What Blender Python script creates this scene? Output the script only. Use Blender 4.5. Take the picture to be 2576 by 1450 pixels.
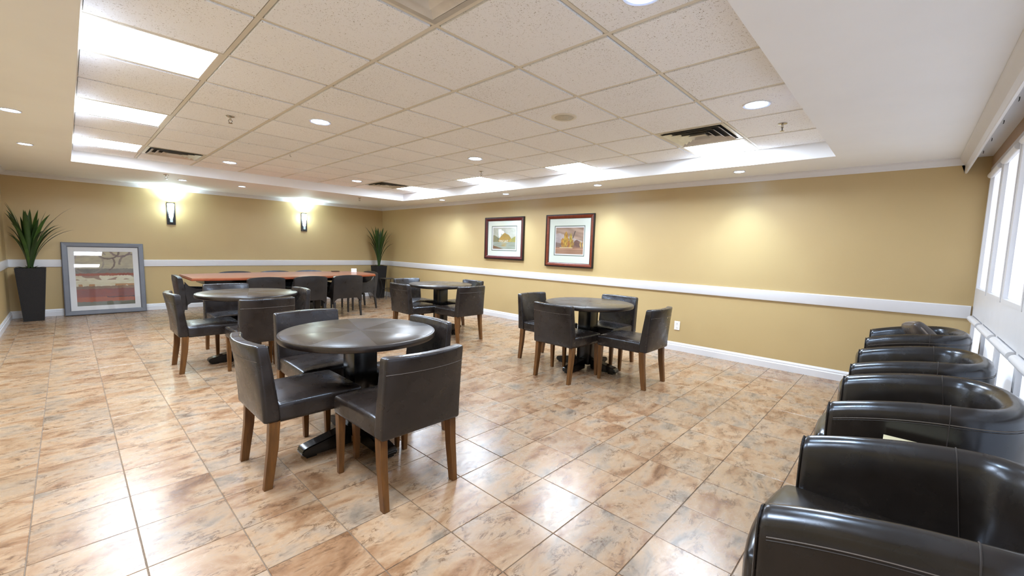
import bpy, bmesh, math, random
from math import sin, cos, pi, radians, sqrt, exp
from mathutils import Vector, Matrix, Euler, noise

random.seed(7)
for o in list(bpy.data.objects):
    bpy.data.objects.remove(o, do_unlink=True)
SC = bpy.context.scene
COL = SC.collection

# ------------------------------------------------------------------ camera, world, exposure
CAM = Vector((-1.3066, -1.8063, 1.297))
YAW, PITCH, ROLL, FPX = 0.8154, -0.0918, 0.0306, 1054.4
fw = Vector((sin(YAW) * cos(PITCH), cos(YAW) * cos(PITCH), sin(PITCH)))
rt = Vector((cos(YAW), -sin(YAW), 0.0))
up = rt.cross(fw)
rt2 = rt * cos(ROLL) + up * sin(ROLL)
up2 = -rt * sin(ROLL) + up * cos(ROLL)
cam_d = bpy.data.cameras.new('camera')
cam_d.sensor_width = 36.0
cam_d.lens = FPX / 2576.0 * 36.0
cam_d.clip_start = 0.02
cam = bpy.data.objects.new('camera', cam_d)
m = Matrix.Identity(4)
for i in range(3):
    m[i][0], m[i][1], m[i][2], m[i][3] = rt2[i], up2[i], -fw[i], CAM[i]
cam.matrix_world = m
COL.objects.link(cam)
SC.camera = cam

W = bpy.data.worlds.new('world')
SC.world = W
W.use_nodes = True
W.node_tree.nodes['Background'].inputs[0].default_value = (0.9, 0.93, 1.0, 1)
W.node_tree.nodes['Background'].inputs[1].default_value = 0.3
SC.view_settings.view_transform = 'Standard'
SC.view_settings.look = 'None'
SC.view_settings.gamma = 1.0
SC.view_settings.use_curve_mapping = False
SC.view_settings.exposure = 2.5

SC.cycles.sample_clamp_indirect = 2.0
SC.cycles.caustics_reflective = False
SC.cycles.caustics_refractive = False
SC.cycles.blur_glossy = 1.0
SC.cycles.max_bounces = 10
SC.cycles.diffuse_bounces = 7
TROFFER_E = 13.0       # emission of the troffer lenses
CAN_W = 16.0          # watts of a tray downlight
WASH_W = 8.5         # watts of a soffit spot
SCONCE_W = 7.0

# ------------------------------------------------------------------ room numbers (metres)
H = 2.392             # grid ceiling
S = 2.243             # soffit underside
XR, XL, YB, YF = 4.315, -1.953, 8.155, -2.26
TX0, TX1, TY0, TY1 = -1.224, 3.60, -1.232, 6.044
G = 0.61

# ------------------------------------------------------------------ helpers
def lin(c):
    return tuple(((x / 255.0) / 12.92 if x <= 10.3 else (((x / 255.0) + 0.055) / 1.055) ** 2.4) for x in c) + (1.0,)

class NT:
    def __init__(s, name):
        s.m = bpy.data.materials.new(name)
        s.m.use_nodes = True
        s.t = s.m.node_tree
        s.b = s.t.nodes['Principled BSDF']
        s.out = s.t.nodes['Material Output']
    def n(s, typ, **kw):
        nd = s.t.nodes.new(typ)
        for k, v in kw.items():
            if k.startswith('i_'):
                key = k[2:]
                key = int(key) if key.isdigit() else key.replace('_', ' ')
                nd.inputs[key].default_value = v
            else:
                setattr(nd, k, v)
        return nd
    def l(s, a, b):
        s.t.links.new(a, b)
    def ramp(s, fac, stops):
        r = s.n('ShaderNodeValToRGB')
        e = r.color_ramp.elements
        while len(e) < len(stops):
            e.new(0.5)
        for el, (p, c) in zip(e, stops):
            el.position = p
            el.color = c if len(c) == 4 else tuple(c) + (1,)
        s.l(fac, r.inputs[0])
        return r.outputs[0]
    def mix(s, fac, a, b, mode='MIX'):
        x = s.n('ShaderNodeMix', data_type='RGBA', blend_type=mode)
        for sock, v in ((x.inputs[0], fac), (x.inputs[6], a), (x.inputs[7], b)):
            if hasattr(v, 'is_output') or hasattr(v, 'links'):
                s.l(v, sock)
            else:
                sock.default_value = v
        return x.outputs[2]
    def noise(s, vec, scale, detail=3, rough=0.5, dist=0.0, w=None):
        x = s.n('ShaderNodeTexNoise')
        if w is not None:
            x.noise_dimensions = '4D'
            s.l(w, x.inputs['W'])
        x.inputs['Scale'].default_value = scale
        x.inputs['Detail'].default_value = detail
        x.inputs['Roughness'].default_value = rough
        x.inputs['Distortion'].default_value = dist
        s.l(vec, x.inputs['Vector'])
        return x.outputs[0]
    def bump(s, h, strength=0.2, dist=0.01):
        x = s.n('ShaderNodeBump')
        x.inputs['Strength'].default_value = strength
        x.inputs['Distance'].default_value = dist
        s.l(h, x.inputs['Height'])
        s.l(x.outputs[0], s.b.inputs['Normal'])

def mat(name, rgb, rough=0.5, metal=0.0, var=0.0, vscale=8.0, bump=0.0, bscale=60.0, coat=0.0, spec=0.5, crough=0.1):
    s = NT(name)
    s.b.inputs['Roughness'].default_value = rough
    s.b.inputs['Metallic'].default_value = metal
    s.b.inputs['Coat Weight'].default_value = coat
    s.b.inputs['Coat Roughness'].default_value = crough
    s.b.inputs['Specular IOR Level'].default_value = spec
    c = lin(rgb)
    tc = s.n('ShaderNodeTexCoord').outputs['Object']
    nz = s.noise(tc, vscale, 4)
    d = tuple(x * (1 - var) for x in c[:3]) + (1,)
    e = tuple(min(1, x * (1 + var)) for x in c[:3]) + (1,)
    s.l(s.ramp(nz, [(0.3, d), (0.7, e)]), s.b.inputs['Base Color'])
    if bump:
        s.bump(s.noise(tc, bscale, 3), bump, 0.004)
    return s.m

def emit(name, rgb, strength):
    s = NT(name)
    s.b.inputs['Base Color'].default_value = lin(rgb)
    s.b.inputs['Emission Color'].default_value = lin(rgb)
    s.b.inputs['Emission Strength'].default_value = strength
    return s.m

def tag(o, label=None, cat=None, group=None, kind=None):
    if label: o['label'] = label
    if cat: o['category'] = cat
    if group: o['group'] = group
    if kind: o['kind'] = kind
    return o

def mesh_from(name, bm, mt, smooth=True, angle=38):
    me = bpy.data.meshes.new(name)
    bmesh.ops.recalc_face_normals(bm, faces=bm.faces)
    bm.to_mesh(me)
    bm.free()
    me.materials.append(mt)
    if smooth:
        for p in me.polygons:
            p.use_smooth = True
        me.set_sharp_from_angle(angle=radians(angle))
    return me

def obj(name, bm, mt, parent=None, smooth=True, loc=None, rot=None, angle=38):
    me = bm if isinstance(bm, bpy.types.Mesh) else mesh_from(name, bm, mt, smooth, angle)
    o = bpy.data.objects.new(name, me)
    COL.objects.link(o)
    if parent is not None: o.parent = parent
    if loc is not None: o.location = loc
    if rot is not None: o.rotation_euler = rot
    return o

def empty(name, loc=(0, 0, 0), rz=0.0, label=None, cat=None, group=None, kind=None, rot=None):
    o = bpy.data.objects.new(name, None)
    o.empty_display_size = 0.1
    COL.objects.link(o)
    o.location = loc
    o.rotation_euler = rot if rot is not None else (0, 0, rz)
    return tag(o, label, cat, group, kind)

def dup(root, loc, rz, label, group=None, rot=None):
    r = root.copy(); COL.objects.link(r)
    r.location = loc; r.rotation_euler = rot if rot is not None else (0, 0, rz)
    r['label'] = label
    if group: r['group'] = group
    for ch in root.children:
        c = ch.copy(); COL.objects.link(c); c.parent = r
        for g in ch.children:
            d = g.copy(); COL.objects.link(d); d.parent = c
    return r

def box(bm, x0, x1, y0, y1, z0, z1):
    vs = [bm.verts.new((x, y, z)) for z in (z0, z1) for y in (y0, y1) for x in (x0, x1)]
    for f in ((0, 2, 3, 1), (4, 5, 7, 6), (0, 1, 5, 4), (2, 6, 7, 3), (0, 4, 6, 2), (1, 3, 7, 5)):
        bm.faces.new([vs[i] for i in f])
    return bm

def B(*a):
    return box(bmesh.new(), *a)

def bevel(bm, w, seg=2):
    bmesh.ops.bevel(bm, geom=list(bm.edges), offset=w, segments=seg, affect='EDGES', profile=0.5)
    return bm

def rbox(sx, sy, sz, r, mid=3, f=None, c=(0, 0, 0)):
    """rounded box with spare loops; f(p) deforms it"""
    bm = bmesh.new()
    hs = (sx / 2, sy / 2, sz / 2)
    r = min(r, min(hs) * 0.98)
    def ax(h):
        a = [-h, -h + 0.42 * r, -h + r]
        for i in range(1, mid + 1):
            a.append(-(h - r) + 2 * (h - r) * i / (mid + 1))
        return a + [h - r, h - 0.42 * r, h]
    A = [ax(h) for h in hs]
    cache = {}
    def vert(p):
        k = tuple(round(v, 6) for v in p)
        if k in cache: return cache[k]
        q = Vector([max(-(h - r), min(h - r, v)) for v, h in zip(p, hs)])
        d = Vector(p) - q
        if d.length > 1e-9:
            d = d.normalized() * r
        w = q + d
        if f: w = Vector(f(w))
        w = w + Vector(c)
        cache[k] = bm.verts.new(w)
        return cache[k]
    for axis in range(3):
        u, v = [i for i in range(3) if i != axis]
        for sgn in (-1, 1):
            for i in range(len(A[u]) - 1):
                for j in range(len(A[v]) - 1):
                    pts = []
                    for a, b in ((i, j), (i + 1, j), (i + 1, j + 1), (i, j + 1)):
                        p = [0, 0, 0]
                        p[axis] = sgn * hs[axis]; p[u] = A[u][a]; p[v] = A[v][b]
                        pts.append(vert(p))
                    try: bm.faces.new(pts)
                    except ValueError: pass
    return bm

def tube(bm, pts, rad, n=8, closed=False, cap=True):
    pts = [Vector(p) for p in pts]
    rings = []
    prev = None
    N = len(pts)
    for i, p in enumerate(pts):
        if closed: t = (pts[(i + 1) % N] - pts[i - 1]).normalized()
        else: t = (pts[min(i + 1, N - 1)] - pts[max(i - 1, 0)]).normalized()
        if prev is None:
            a = Vector((0, 0, 1)) if abs(t.z) < 0.9 else Vector((1, 0, 0))
            nrm = t.cross(a).normalized()
        else:
            nrm = (prev - t * prev.dot(t)).normalized()
        prev = nrm
        b = t.cross(nrm)
        rr = rad[i] if isinstance(rad, (list, tuple)) else rad
        rings.append([bm.verts.new(p + (nrm * cos(2 * pi * k / n) + b * sin(2 * pi * k / n)) * rr) for k in range(n)])
    M = N if closed else N - 1
    for i in range(M):
        a, b2 = rings[i], rings[(i + 1) % N]
        for k in range(n):
            bm.faces.new((a[k], a[(k + 1) % n], b2[(k + 1) % n], b2[k]))
    if cap and not closed:
        bm.faces.new(rings[0][::-1]); bm.faces.new(rings[-1])
    return bm

def lathe(bm, prof, n=32, c=(0, 0, 0), cap=True):
    rings = []
    for r, z in prof:
        rings.append([bm.verts.new((c[0] + r * cos(2 * pi * k / n), c[1] + r * sin(2 * pi * k / n), c[2] + z)) for k in range(n)])
    for a, b in zip(rings, rings[1:]):
        for k in range(n):
            bm.faces.new((a[k], a[(k + 1) % n], b[(k + 1) % n], b[k]))
    if cap:
        bm.faces.new(rings[0]); bm.faces.new(rings[-1])
    return bm

def prism(bm, pts, axis, a0, a1):
    """extrude a polygon (pairs) along axis between a0 and a1"""
    def P(p, a):
        if axis == 'x': return (a, p[0], p[1])
        if axis == 'y': return (p[0], a, p[1])
        return (p[0], p[1], a)
    v0 = [bm.verts.new(P(p, a0)) for p in pts]
    v1 = [bm.verts.new(P(p, a1)) for p in pts]
    n = len(pts)
    fs = [bm.faces.new(v0[::-1]), bm.faces.new(v1)]
    for i in range(n):
        bm.faces.new((v0[i], v0[(i + 1) % n], v1[(i + 1) % n], v1[i]))
    bmesh.ops.triangulate(bm, faces=fs)
    return bm

def taper(bm, x, y, z0, z1, s0, s1, dx0=0.0, dy0=0.0):
    """square leg, half sizes s0 (bottom) s1 (top); bottom shifted by dx0, dy0"""
    vs = []
    for z, s, ox, oy in ((z0, s0, dx0, dy0), (z1, s1, 0, 0)):
        for a, b in ((-1, -1), (1, -1), (1, 1), (-1, 1)):
            vs.append(bm.verts.new((x + ox + a * s, y + oy + b * s, z)))
    for f in ((3, 2, 1, 0), (4, 5, 6, 7), (0, 1, 5, 4), (1, 2, 6, 5), (2, 3, 7, 6), (3, 0, 4, 7)):
        bm.faces.new([vs[i] for i in f])
    return bm

# ------------------------------------------------------------------ materials
def make_wall_paint():
    s = NT('tan_wall_paint')
    tc = s.n('ShaderNodeTexCoord').outputs['Object']
    n1 = s.noise(tc, 1.3, 3)
    c = s.ramp(n1, [(0.3, lin((184, 160, 113))), (0.7, lin((189, 165, 118)))])
    s.l(c, s.b.inputs['Base Color'])
    s.b.inputs['Roughness'].default_value = 0.42
    s.bump(s.noise(tc, 260, 2), 0.06, 0.002)
    return s.m
M_WALL = make_wall_paint()
M_WHITE = mat('white_ceiling_paint', (243, 246, 250), 0.6, var=0.02, vscale=2)
M_TRIM = mat('white_trim_gloss', (222, 222, 224), 0.3, var=0.01)
M_SHUT = mat('white_joinery', (214, 214, 216), 0.4, var=0.015)
M_BLIND = emit('white_blind_added_glow', (238, 244, 255), 0.11)  # blinds are no lamp: faint glow added to help brighten the ceiling
M_BLIND.node_tree.nodes['Principled BSDF'].inputs['Roughness'].default_value = 0.7
M_BLIND.cycles.emission_sampling = 'NONE'
M_TAN_TRIM = mat('tan_soffit_paint', (176, 146, 112), 0.6, var=0.03)

def make_tile_mat():
    s = NT('stone_look_floor_tile')
    tc = s.n('ShaderNodeTexCoord').outputs['Object']
    rnd = s.n('ShaderNodeObjectInfo').outputs['Random']
    w = s.n('ShaderNodeMath', operation='MULTIPLY', i_1=37.0); s.l(rnd, w.inputs[0]); w = w.outputs[0]
    mp = s.n('ShaderNodeMapping'); s.l(tc, mp.inputs[0])
    mp.inputs['Rotation'].default_value = (0, 0, radians(62))
    mp.inputs['Scale'].default_value = (1.0, 1.8, 1.0)
    v = mp.outputs[0]
    big = s.noise(v, 2.7, 5, 0.62, 1.0, w)
    base = s.ramp(big, [(0.28, lin((106, 74, 50))), (0.39, lin((146, 111, 82))), (0.50, lin((171, 142, 113))), (0.58, lin((162, 140, 118))), (0.66, lin((134, 119, 103))), (0.76, lin((112, 101, 90)))])
    fine = s.noise(v, 20, 8, 0.74, 1.2, w)
    fr = s.ramp(fine, [(0.36, (0.46, 0.40, 0.35, 1)), (0.47, (0.96, 0.95, 0.94, 1)), (0.8, (1.08, 1.07, 1.06, 1))])
    msk = s.ramp(s.noise(v, 5, 3, 0.5, 0.5, w), [(0.42, (0, 0, 0, 1)), (0.62, (1, 1, 1, 1))])
    c1 = s.mix(msk, base, s.mix(1.0, base, fr, 'MULTIPLY'))
    # thin dark veins where a stretched noise crosses its mean
    vn = s.noise(v, 4.6, 8, 0.68, 2.0, w)
    sub = s.n('ShaderNodeMath', operation='SUBTRACT', i_1=0.5); s.l(vn, sub.inputs[0])
    ab = s.n('ShaderNodeMath', operation='ABSOLUTE'); s.l(sub.outputs[0], ab.inputs[0])
    vein = s.ramp(ab.outputs[0], [(0.0, (1, 1, 1, 1)), (0.012, (0.6, 0.6, 0.6, 1)), (0.034, (0, 0, 0, 1))])
    vm = s.mix(1.0, vein, s.ramp(s.noise(v, 9, 2, 0.5, 0, w), [(0.48, (0, 0, 0, 1)), (0.60, (0.95, 0.95, 0.95, 1))]), 'MULTIPLY')
    c2 = s.mix(vm, c1, lin((92, 66, 46)))
    hv = s.n('ShaderNodeHueSaturation'); s.l(c2, hv.inputs['Color']); hv.inputs['Saturation'].default_value = 1.02
    mr = s.n('ShaderNodeMapRange', i_3=0.80, i_4=0.95); s.l(rnd, mr.inputs[0]); s.l(mr.outputs[0], hv.inputs['Value'])
    s.l(hv.outputs[0], s.b.inputs['Base Color'])
    rr = s.ramp(fine, [(0.3, (0.32, 0.32, 0.32, 1)), (0.7, (0.20, 0.20, 0.20, 1))])
    s.l(rr, s.b.inputs['Roughness'])
    s.b.inputs['Specular IOR Level'].default_value = 0.38
    s.bump(s.noise(v, 14, 4, 0.6, 0.5, w), 0.10, 0.004)
    return s.m
M_TILE = make_tile_mat()
M_GROUT = mat('beige_grout', (118, 102, 86), 0.8, var=0.12, vscale=30)

def make_acoustic():
    s = NT('fissured_acoustic_tile')
    tc = s.n('ShaderNodeTexCoord').outputs['Object']
    rnd = s.n('ShaderNodeObjectInfo').outputs['Random']
    w = s.n('ShaderNodeMath', operation='MULTIPLY', i_1=20.0); s.l(rnd, w.inputs[0]); w = w.outputs[0]
    n = s.noise(tc, 150, 2, 0.55, 1.2, w)
    d = s.noise(tc, 2.2, 2, 0.5, 0, w)
    thr = s.n('ShaderNodeMath', operation='MULTIPLY_ADD', i_1=0.12, i_2=-0.06); s.l(d, thr.inputs[0])
    ad = s.n('ShaderNodeMath', operation='ADD'); s.l(n, ad.inputs[0]); s.l(thr.outputs[0], ad.inputs[1])
    pit = s.ramp(ad.outputs[0], [(0.615, (0, 0, 0, 1)), (0.68, (0.9, 0.9, 0.9, 1))])
    c = s.mix(pit, lin((250, 252, 255)), lin((140, 124, 104)))
    hv = s.n('ShaderNodeHueSaturation'); s.l(c, hv.inputs['Color'])
    mr = s.n('ShaderNodeMapRange', i_3=0.97, i_4=1.02); s.l(rnd, mr.inputs[0]); s.l(mr.outputs[0], hv.inputs['Value'])
    s.l(hv.outputs[0], s.b.inputs['Base Color'])
    s.b.inputs['Roughness'].default_value = 0.9
    inv = s.n('ShaderNodeMath', operation='SUBTRACT', i_0=1.0); s.l(pit, inv.inputs[1])
    s.bump(inv.outputs[0], 0.5, 0.003)
    return s.m
M_ACOU = make_acoustic()
M_BAR = mat('cream_grid_bar', (226, 220, 206), 0.45, var=0.02)
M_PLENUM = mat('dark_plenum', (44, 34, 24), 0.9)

def make_leather(name, rgb, rough, bump=0.18, sc=26):
    s = NT(name)
    tc = s.n('ShaderNodeTexCoord').outputs['Object']
    n = s.noise(tc, 7, 4)
    c = lin(rgb)
    s.l(s.ramp(n, [(0.3, tuple(v * 0.75 for v in c[:3]) + (1,)), (0.7, tuple(v * 1.3 for v in c[:3]) + (1,))]), s.b.inputs['Base Color'])
    s.l(s.ramp(s.noise(tc, 12, 3), [(0.3, (rough * 0.8,) * 3 + (1,)), (0.7, (rough * 1.25,) * 3 + (1,))]), s.b.inputs['Roughness'])
    s.b.inputs['Specular Tint'].default_value = (0.78, 0.87, 1.0, 1)  # blue put into the reflection colour to imitate bluish highlights
    s.b.inputs['Specular IOR Level'].default_value = 0.62
    s.bump(s.noise(tc, sc, 1, 0.3, 0.0), bump, 0.012)
    return s.m
M_LEATH = make_leather('dark_brown_leather', (36, 29, 25), 0.28, 0.35, 9)
M_LEATH2 = make_leather('black_brown_club_leather', (31, 26, 22), 0.24, 0.35, 8)
M_LEATH3 = make_leather('charcoal_leather', (36, 31, 28), 0.34, 0.3, 9)
M_STITCH = mat('pale_stitching', (92, 82, 73), 0.6)
M_BSEAM = mat('worn_back_seam', (84, 74, 66), 0.6)
M_SEAM = mat('dark_seam', (40, 32, 27), 0.6)

def make_wood(name, a, b, rough, sx=2.0, coat=0.0, scale=6.0):
    s = NT(name)
    tc = s.n('ShaderNodeTexCoord').outputs['Object']
    mp = s.n('ShaderNodeMapping'); s.l(tc, mp.inputs[0])
    mp.inputs['Scale'].default_value = (10, 10, 1.0) if sx == 2.0 else (1.0, 12, 12)
    n = s.noise(mp.outputs[0], scale, 5, 0.6, 0.6)
    s.l(s.ramp(n, [(0.3, lin(a)), (0.7, lin(b))]), s.b.inputs['Base Color'])
    s.b.inputs['Roughness'].default_value = rough
    s.b.inputs['Coat Weight'].default_value = coat
    s.b.inputs['Coat Roughness'].default_value = 0.12
    s.bump(n, 0.05, 0.002)
    return s.m
M_LEG = make_wood('walnut_leg', (80, 50, 20), (114, 74, 33), 0.34)
M_CHERRY = make_wood('cherry_top', (138, 80, 54), (160, 98, 70), 0.28, sx=1.0, coat=0.3, scale=3.0)
M_CHERRY_E = make_wood('cherry_edge', (110, 48, 22), (140, 64, 30), 0.3, sx=1.0)
M_ESP = make_wood('espresso_base', (8, 6, 5), (12, 9, 8), 0.2)

def make_tabletop():
    s = NT('espresso_sunburst_top')
    tc = s.n('ShaderNodeTexCoord').outputs['Object']
    sp = s.n('ShaderNodeSeparateXYZ'); s.l(tc, sp.inputs[0])
    at = s.n('ShaderNodeMath', operation='ARCTAN2'); s.l(sp.outputs[1], at.inputs[0]); s.l(sp.outputs[0], at.inputs[1])
    dv = s.n('ShaderNodeMath', operation='MULTIPLY_ADD', i_1=4 / pi, i_2=8.35); s.l(at.outputs[0], dv.inputs[0])
    fl = s.n('ShaderNodeMath', operation='FLOOR'); s.l(dv.outputs[0], fl.inputs[0])
    md = s.n('ShaderNodeMath', operation='MODULO', i_1=2.0); s.l(fl.outputs[0], md.inputs[0])
    spk = s.noise(tc, 130, 3, 0.6)
    cl = s.noise(tc, 4, 2)
    c = s.mix(md.outputs[0], lin((46, 39, 32)), lin((54, 46, 38)))
    pm = s.mix(1.0, s.ramp(spk, [(0.52, (0, 0, 0, 1)), (0.62, (1, 1, 1, 1))]), s.ramp(cl, [(0.5, (0, 0, 0, 1)), (0.65, (0.5, 0.5, 0.5, 1))]), 'MULTIPLY')
    s.l(s.mix(pm, c, lin((120, 108, 94))), s.b.inputs['Base Color'])
    s.l(s.mix(md.outputs[0], (0.26, 0.26, 0.26, 1), (0.33, 0.33, 0.33, 1)), s.b.inputs['Roughness'])
    s.b.inputs['Specular IOR Level'].default_value = 0.7
    s.bump(spk, 0.05, 0.002)
    return s.m
M_TOP = make_tabletop()
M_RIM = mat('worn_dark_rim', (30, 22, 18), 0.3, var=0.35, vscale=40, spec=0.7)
M_POT = mat('black_woven_pot', (18, 14, 12), 0.75, var=0.5, vscale=120, bump=1.0, bscale=140)
M_SOIL = mat('potting_soil', (34, 26, 20), 0.95, var=0.4, vscale=60)
def make_leaf():
    s = NT('agave_leaf')
    tc = s.n('ShaderNodeTexCoord').outputs['Object']
    rnd = s.n('ShaderNodeObjectInfo').outputs['Random']
    a = s.mix(rnd, lin((28, 50, 14)), lin((70, 104, 34)))
    n = s.noise(tc, 14, 3)
    s.l(s.mix(n, a, lin((30, 52, 20))), s.b.inputs['Base Color'])
    s.b.inputs['Roughness'].default_value = 0.4
    return s.m
M_LEAF = make_leaf()
M_IRON = mat('black_iron', (30, 26, 24), 0.45, var=0.2)
M_GREYTOP = mat('grey_mosaic_top', (96, 88, 78), 0.5, var=0.3, vscale=30)
M_CHROME = mat('brushed_steel', (190, 184, 172), 0.25, metal=1.0, var=0.12, vscale=12)
M_VENT = mat('vent_metal', (206, 202, 192), 0.28, metal=0.35, var=0.1, vscale=9)
M_DARK = mat('dark_duct', (26, 20, 14), 0.8)
M_PLASTIC = mat('white_plastic', (240, 238, 232), 0.35)
M_GREYFRAME = mat('grey_frame_lacquer', (98, 100, 107), 0.4, var=0.06, vscale=6)
M_MAT = mat('off_white_mat_board', (204, 210, 198), 0.8)
M_MATW = mat('white_mat_board', (206, 205, 204), 0.8)
M_GREEN = mat('green_grey_mat', (92, 104, 92), 0.8)
M_FR1 = make_wood('burgundy_frame', (66, 20, 20), (86, 30, 28), 0.3)
M_FR2 = make_wood('mahogany_frame', (94, 36, 16), (118, 50, 24), 0.3)
M_BLACK = mat('black_frame_edge', (12, 8, 8), 0.35)
M_PAPER = mat('cream_page', (214, 200, 158), 0.7)
M_YEL = mat('yellow_sticker', (228, 206, 60), 0.6)
M_PIPE = mat('grey_piping', (142, 130, 120), 0.5)

def make_glass():
    s = NT('picture_glass')
    s.t.nodes.remove(s.b)
    tr = s.n('ShaderNodeBsdfTransparent')
    gl = s.n('ShaderNodeBsdfGlossy'); gl.inputs['Roughness'].default_value = 0.015
    fr = s.n('ShaderNodeFresnel'); fr.inputs['IOR'].default_value = 1.52
    mx = s.n('ShaderNodeMixShader')
    ge = s.n('ShaderNodeNewGeometry')
    inv = s.n('ShaderNodeMath', operation='SUBTRACT', i_0=1.0); s.l(ge.outputs['Backfacing'], inv.inputs[1])
    mu = s.n('ShaderNodeMath', operation='MULTIPLY'); s.l(fr.outputs[0], mu.inputs[0]); s.l(inv.outputs[0], mu.inputs[1])
    s.l(mu.outputs[0], mx.inputs[0]); s.l(tr.outputs[0], mx.inputs[1]); s.l(gl.outputs[0], mx.inputs[2])
    s.l(mx.outputs[0], s.out.inputs[0])
    return s.m
M_GLASS = make_glass()
def make_print():
    s = NT('printed_picture')
    a = s.n('ShaderNodeAttribute', attribute_name='ink')
    s.l(a.outputs['Color'], s.b.inputs['Base Color'])
    s.b.inputs['Roughness'].default_value = 0.7
    return s.m
M_PRINT = make_print()

M_TROF = emit('lit_troffer_lens', (226, 239, 255), TROFFER_E)
M_CANLIT = emit('lit_can_lamp', (165, 205, 255), 12.0)
M_SCLIT = emit('lit_frosted_shade', (214, 242, 250), 2.6)
M_SCLOW = mat('frosted_glass_holder', (196, 214, 224), 0.3)
M_TROF.cycles.emission_sampling = 'FRONT'
M_CANIN = mat('can_reflector', (210, 214, 220), 0.2, metal=0.6)

# ------------------------------------------------------------------ floor
floor_o = obj('floor', B(XL - 0.1, XR + 0.1, YF - 0.15, YB + 0.1, -0.12, -0.0035), M_GROUT, smooth=False)
tag(floor_o, kind='structure')
PX, PY = 0.3297, 0.3330
OX, OY = 0.172, 0.277
def project(p):
    d = Vector(p) - CAM
    z = d.dot(fw)
    if z < 0.05: return None
    return 1288 + FPX * d.dot(rt2) / z, 725 - FPX * d.dot(up2) / z
tiles = []
gx = 0.0035
i0, i1 = int((XL - OX) / PX) - 1, int((XR - OX) / PX) + 1
j0, j1 = int((YF - OY) / PY) - 1, int((YB - OY) / PY) + 1
for i in range(i0, i1 + 1):
    for j in range(j0, j1 + 1):
        a0, a1 = OX + i * PX + gx / 2, OX + (i + 1) * PX - gx / 2
        b0, b1 = OY + j * PY + gx / 2, OY + (j + 1) * PY - gx / 2
        a0, a1, b0, b1 = max(a0, XL), min(a1, XR), max(b0, YF), min(b1, YB)
        if a1 - a0 < 0.02 or b1 - b0 < 0.02: continue
        q = [project((x, y, 0)) for x, y in ((a0, b0), (a1, b0), (a1, b1), (a0, b1))]
        area = 0.0
        if all(q):
            q = [(min(max(x, 0), 2576), min(max(y, 0), 1450)) for x, y in q]
            area = abs(sum(q[k][0] * q[(k + 1) % 4][1] - q[(k + 1) % 4][0] * q[k][1] for k in range(4))) / 2
        tiles.append((area, a0, a1, b0, b1))
tiles.sort(key=lambda t: -t[0])
def tile_bm(bm, w, d, cx=0.0, cy=0.0, z1=0.0, z0=-0.009, ch=0.0016):
    lv = [(w / 2, d / 2, z0), (w / 2, d / 2, z1 - ch), (w / 2 - ch, d / 2 - ch, z1)]
    rings = [[bm.verts.new((cx + sx * a, cy + sy * b, z)) for sx, sy in ((-1, -1), (1, -1), (1, 1), (-1, 1))] for a, b, z in lv]
    for r0, r1 in zip(rings, rings[1:]):
        for k in range(4):
            bm.faces.new((r0[k], r0[(k + 1) % 4], r1[(k + 1) % 4], r1[k]))
    bm.faces.new(rings[-1])
    return bm
tile_cache = {}
rt_ = random.Random(3)
for area, a0, a1, b0, b1 in tiles[:300]:
    k = (round(a1 - a0, 4), round(b1 - b0, 4))
    if k not in tile_cache:
        tile_cache[k] = mesh_from('floor_tile', tile_bm(bmesh.new(), k[0], k[1]), M_TILE, smooth=False)
    obj('floor_tile', tile_cache[k], None, floor_o, loc=((a0 + a1) / 2, (b0 + b1) / 2, rt_.uniform(-0.0004, 0.0002)))
bm = bmesh.new()
for area, a0, a1, b0, b1 in tiles[300:]:
    tile_bm(bm, a1 - a0, b1 - b0, (a0 + a1) / 2, (b0 + b1) / 2)
tag(obj('floor_tiles', bm, M_TILE, floor_o, smooth=False), kind='stuff')

# ------------------------------------------------------------------ ceiling
bm = bmesh.new()
T = 0.30
box(bm, XL - .1, XR + .1, YF - .15, YB + .1, H + 0.055, H + T)              # slab above the grid
box(bm, XL - .1, TX0, YF - .15, YB + .1, S, H + 0.055)
box(bm, TX1, XR + .1, YF - .15, YB + .1, S, H + 0.055)
box(bm, TX0, TX1, YF - .15, TY0, S, H + 0.055)
box(bm, TX0, TX1, TY1, YB + .1, S, H + 0.055)
ceil = obj('ceiling', bm, M_WHITE, smooth=False)
tag(ceil, kind='structure')
cells_used = {}
TROF = [(-2, 2), (-2, 5), (-2, 8), (-2, -1), (5, -1), (5, 2), (5, 5), (5, 8)]
VENT = [(-1, 8), (4, -1), (4, 8), (-1, -1)]
def cell(p, q):
    return max(p * G, TX0), min((p + 1) * G, TX1), max(q * G, TY0), min((q + 1) * G, TY1)
ct_cache = {}
for p in range(-2, 6):
    for q in range(-2, 10):
        if (p, q) in TROF or (p, q) in VENT: continue
        a0, a1, b0, b1 = cell(p, q)
        m_ = 0.0185
        w, d = a1 - a0 - 2 * m_, b1 - b0 - 2 * m_
        k = (round(w, 3), round(d, 3))
        if k not in ct_cache:
            b_ = B(-w / 2, w / 2, -d / 2, d / 2, -0.006, 0.016)
            ct_cache[k] = mesh_from('ceiling_tile', b_, M_ACOU, smooth=False)
        obj('ceiling_tile', ct_cache[k], None, ceil, loc=((a0 + a1) / 2, (b0 + b1) / 2, H + rt_.uniform(-0.001, 0.001)))
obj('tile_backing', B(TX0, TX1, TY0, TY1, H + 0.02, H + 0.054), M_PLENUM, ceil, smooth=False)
for p in range(-2, 6):                                                  # main runners
    x = p * G
    if TX0 - .01 < x < TX1:
        x = max(x, TX0 + 0.008)
        obj('grid_bar', B(x - .0115, x + .0115, TY0, TY1, H - .0015, H + .019), M_BAR, ceil, smooth=False)
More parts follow.
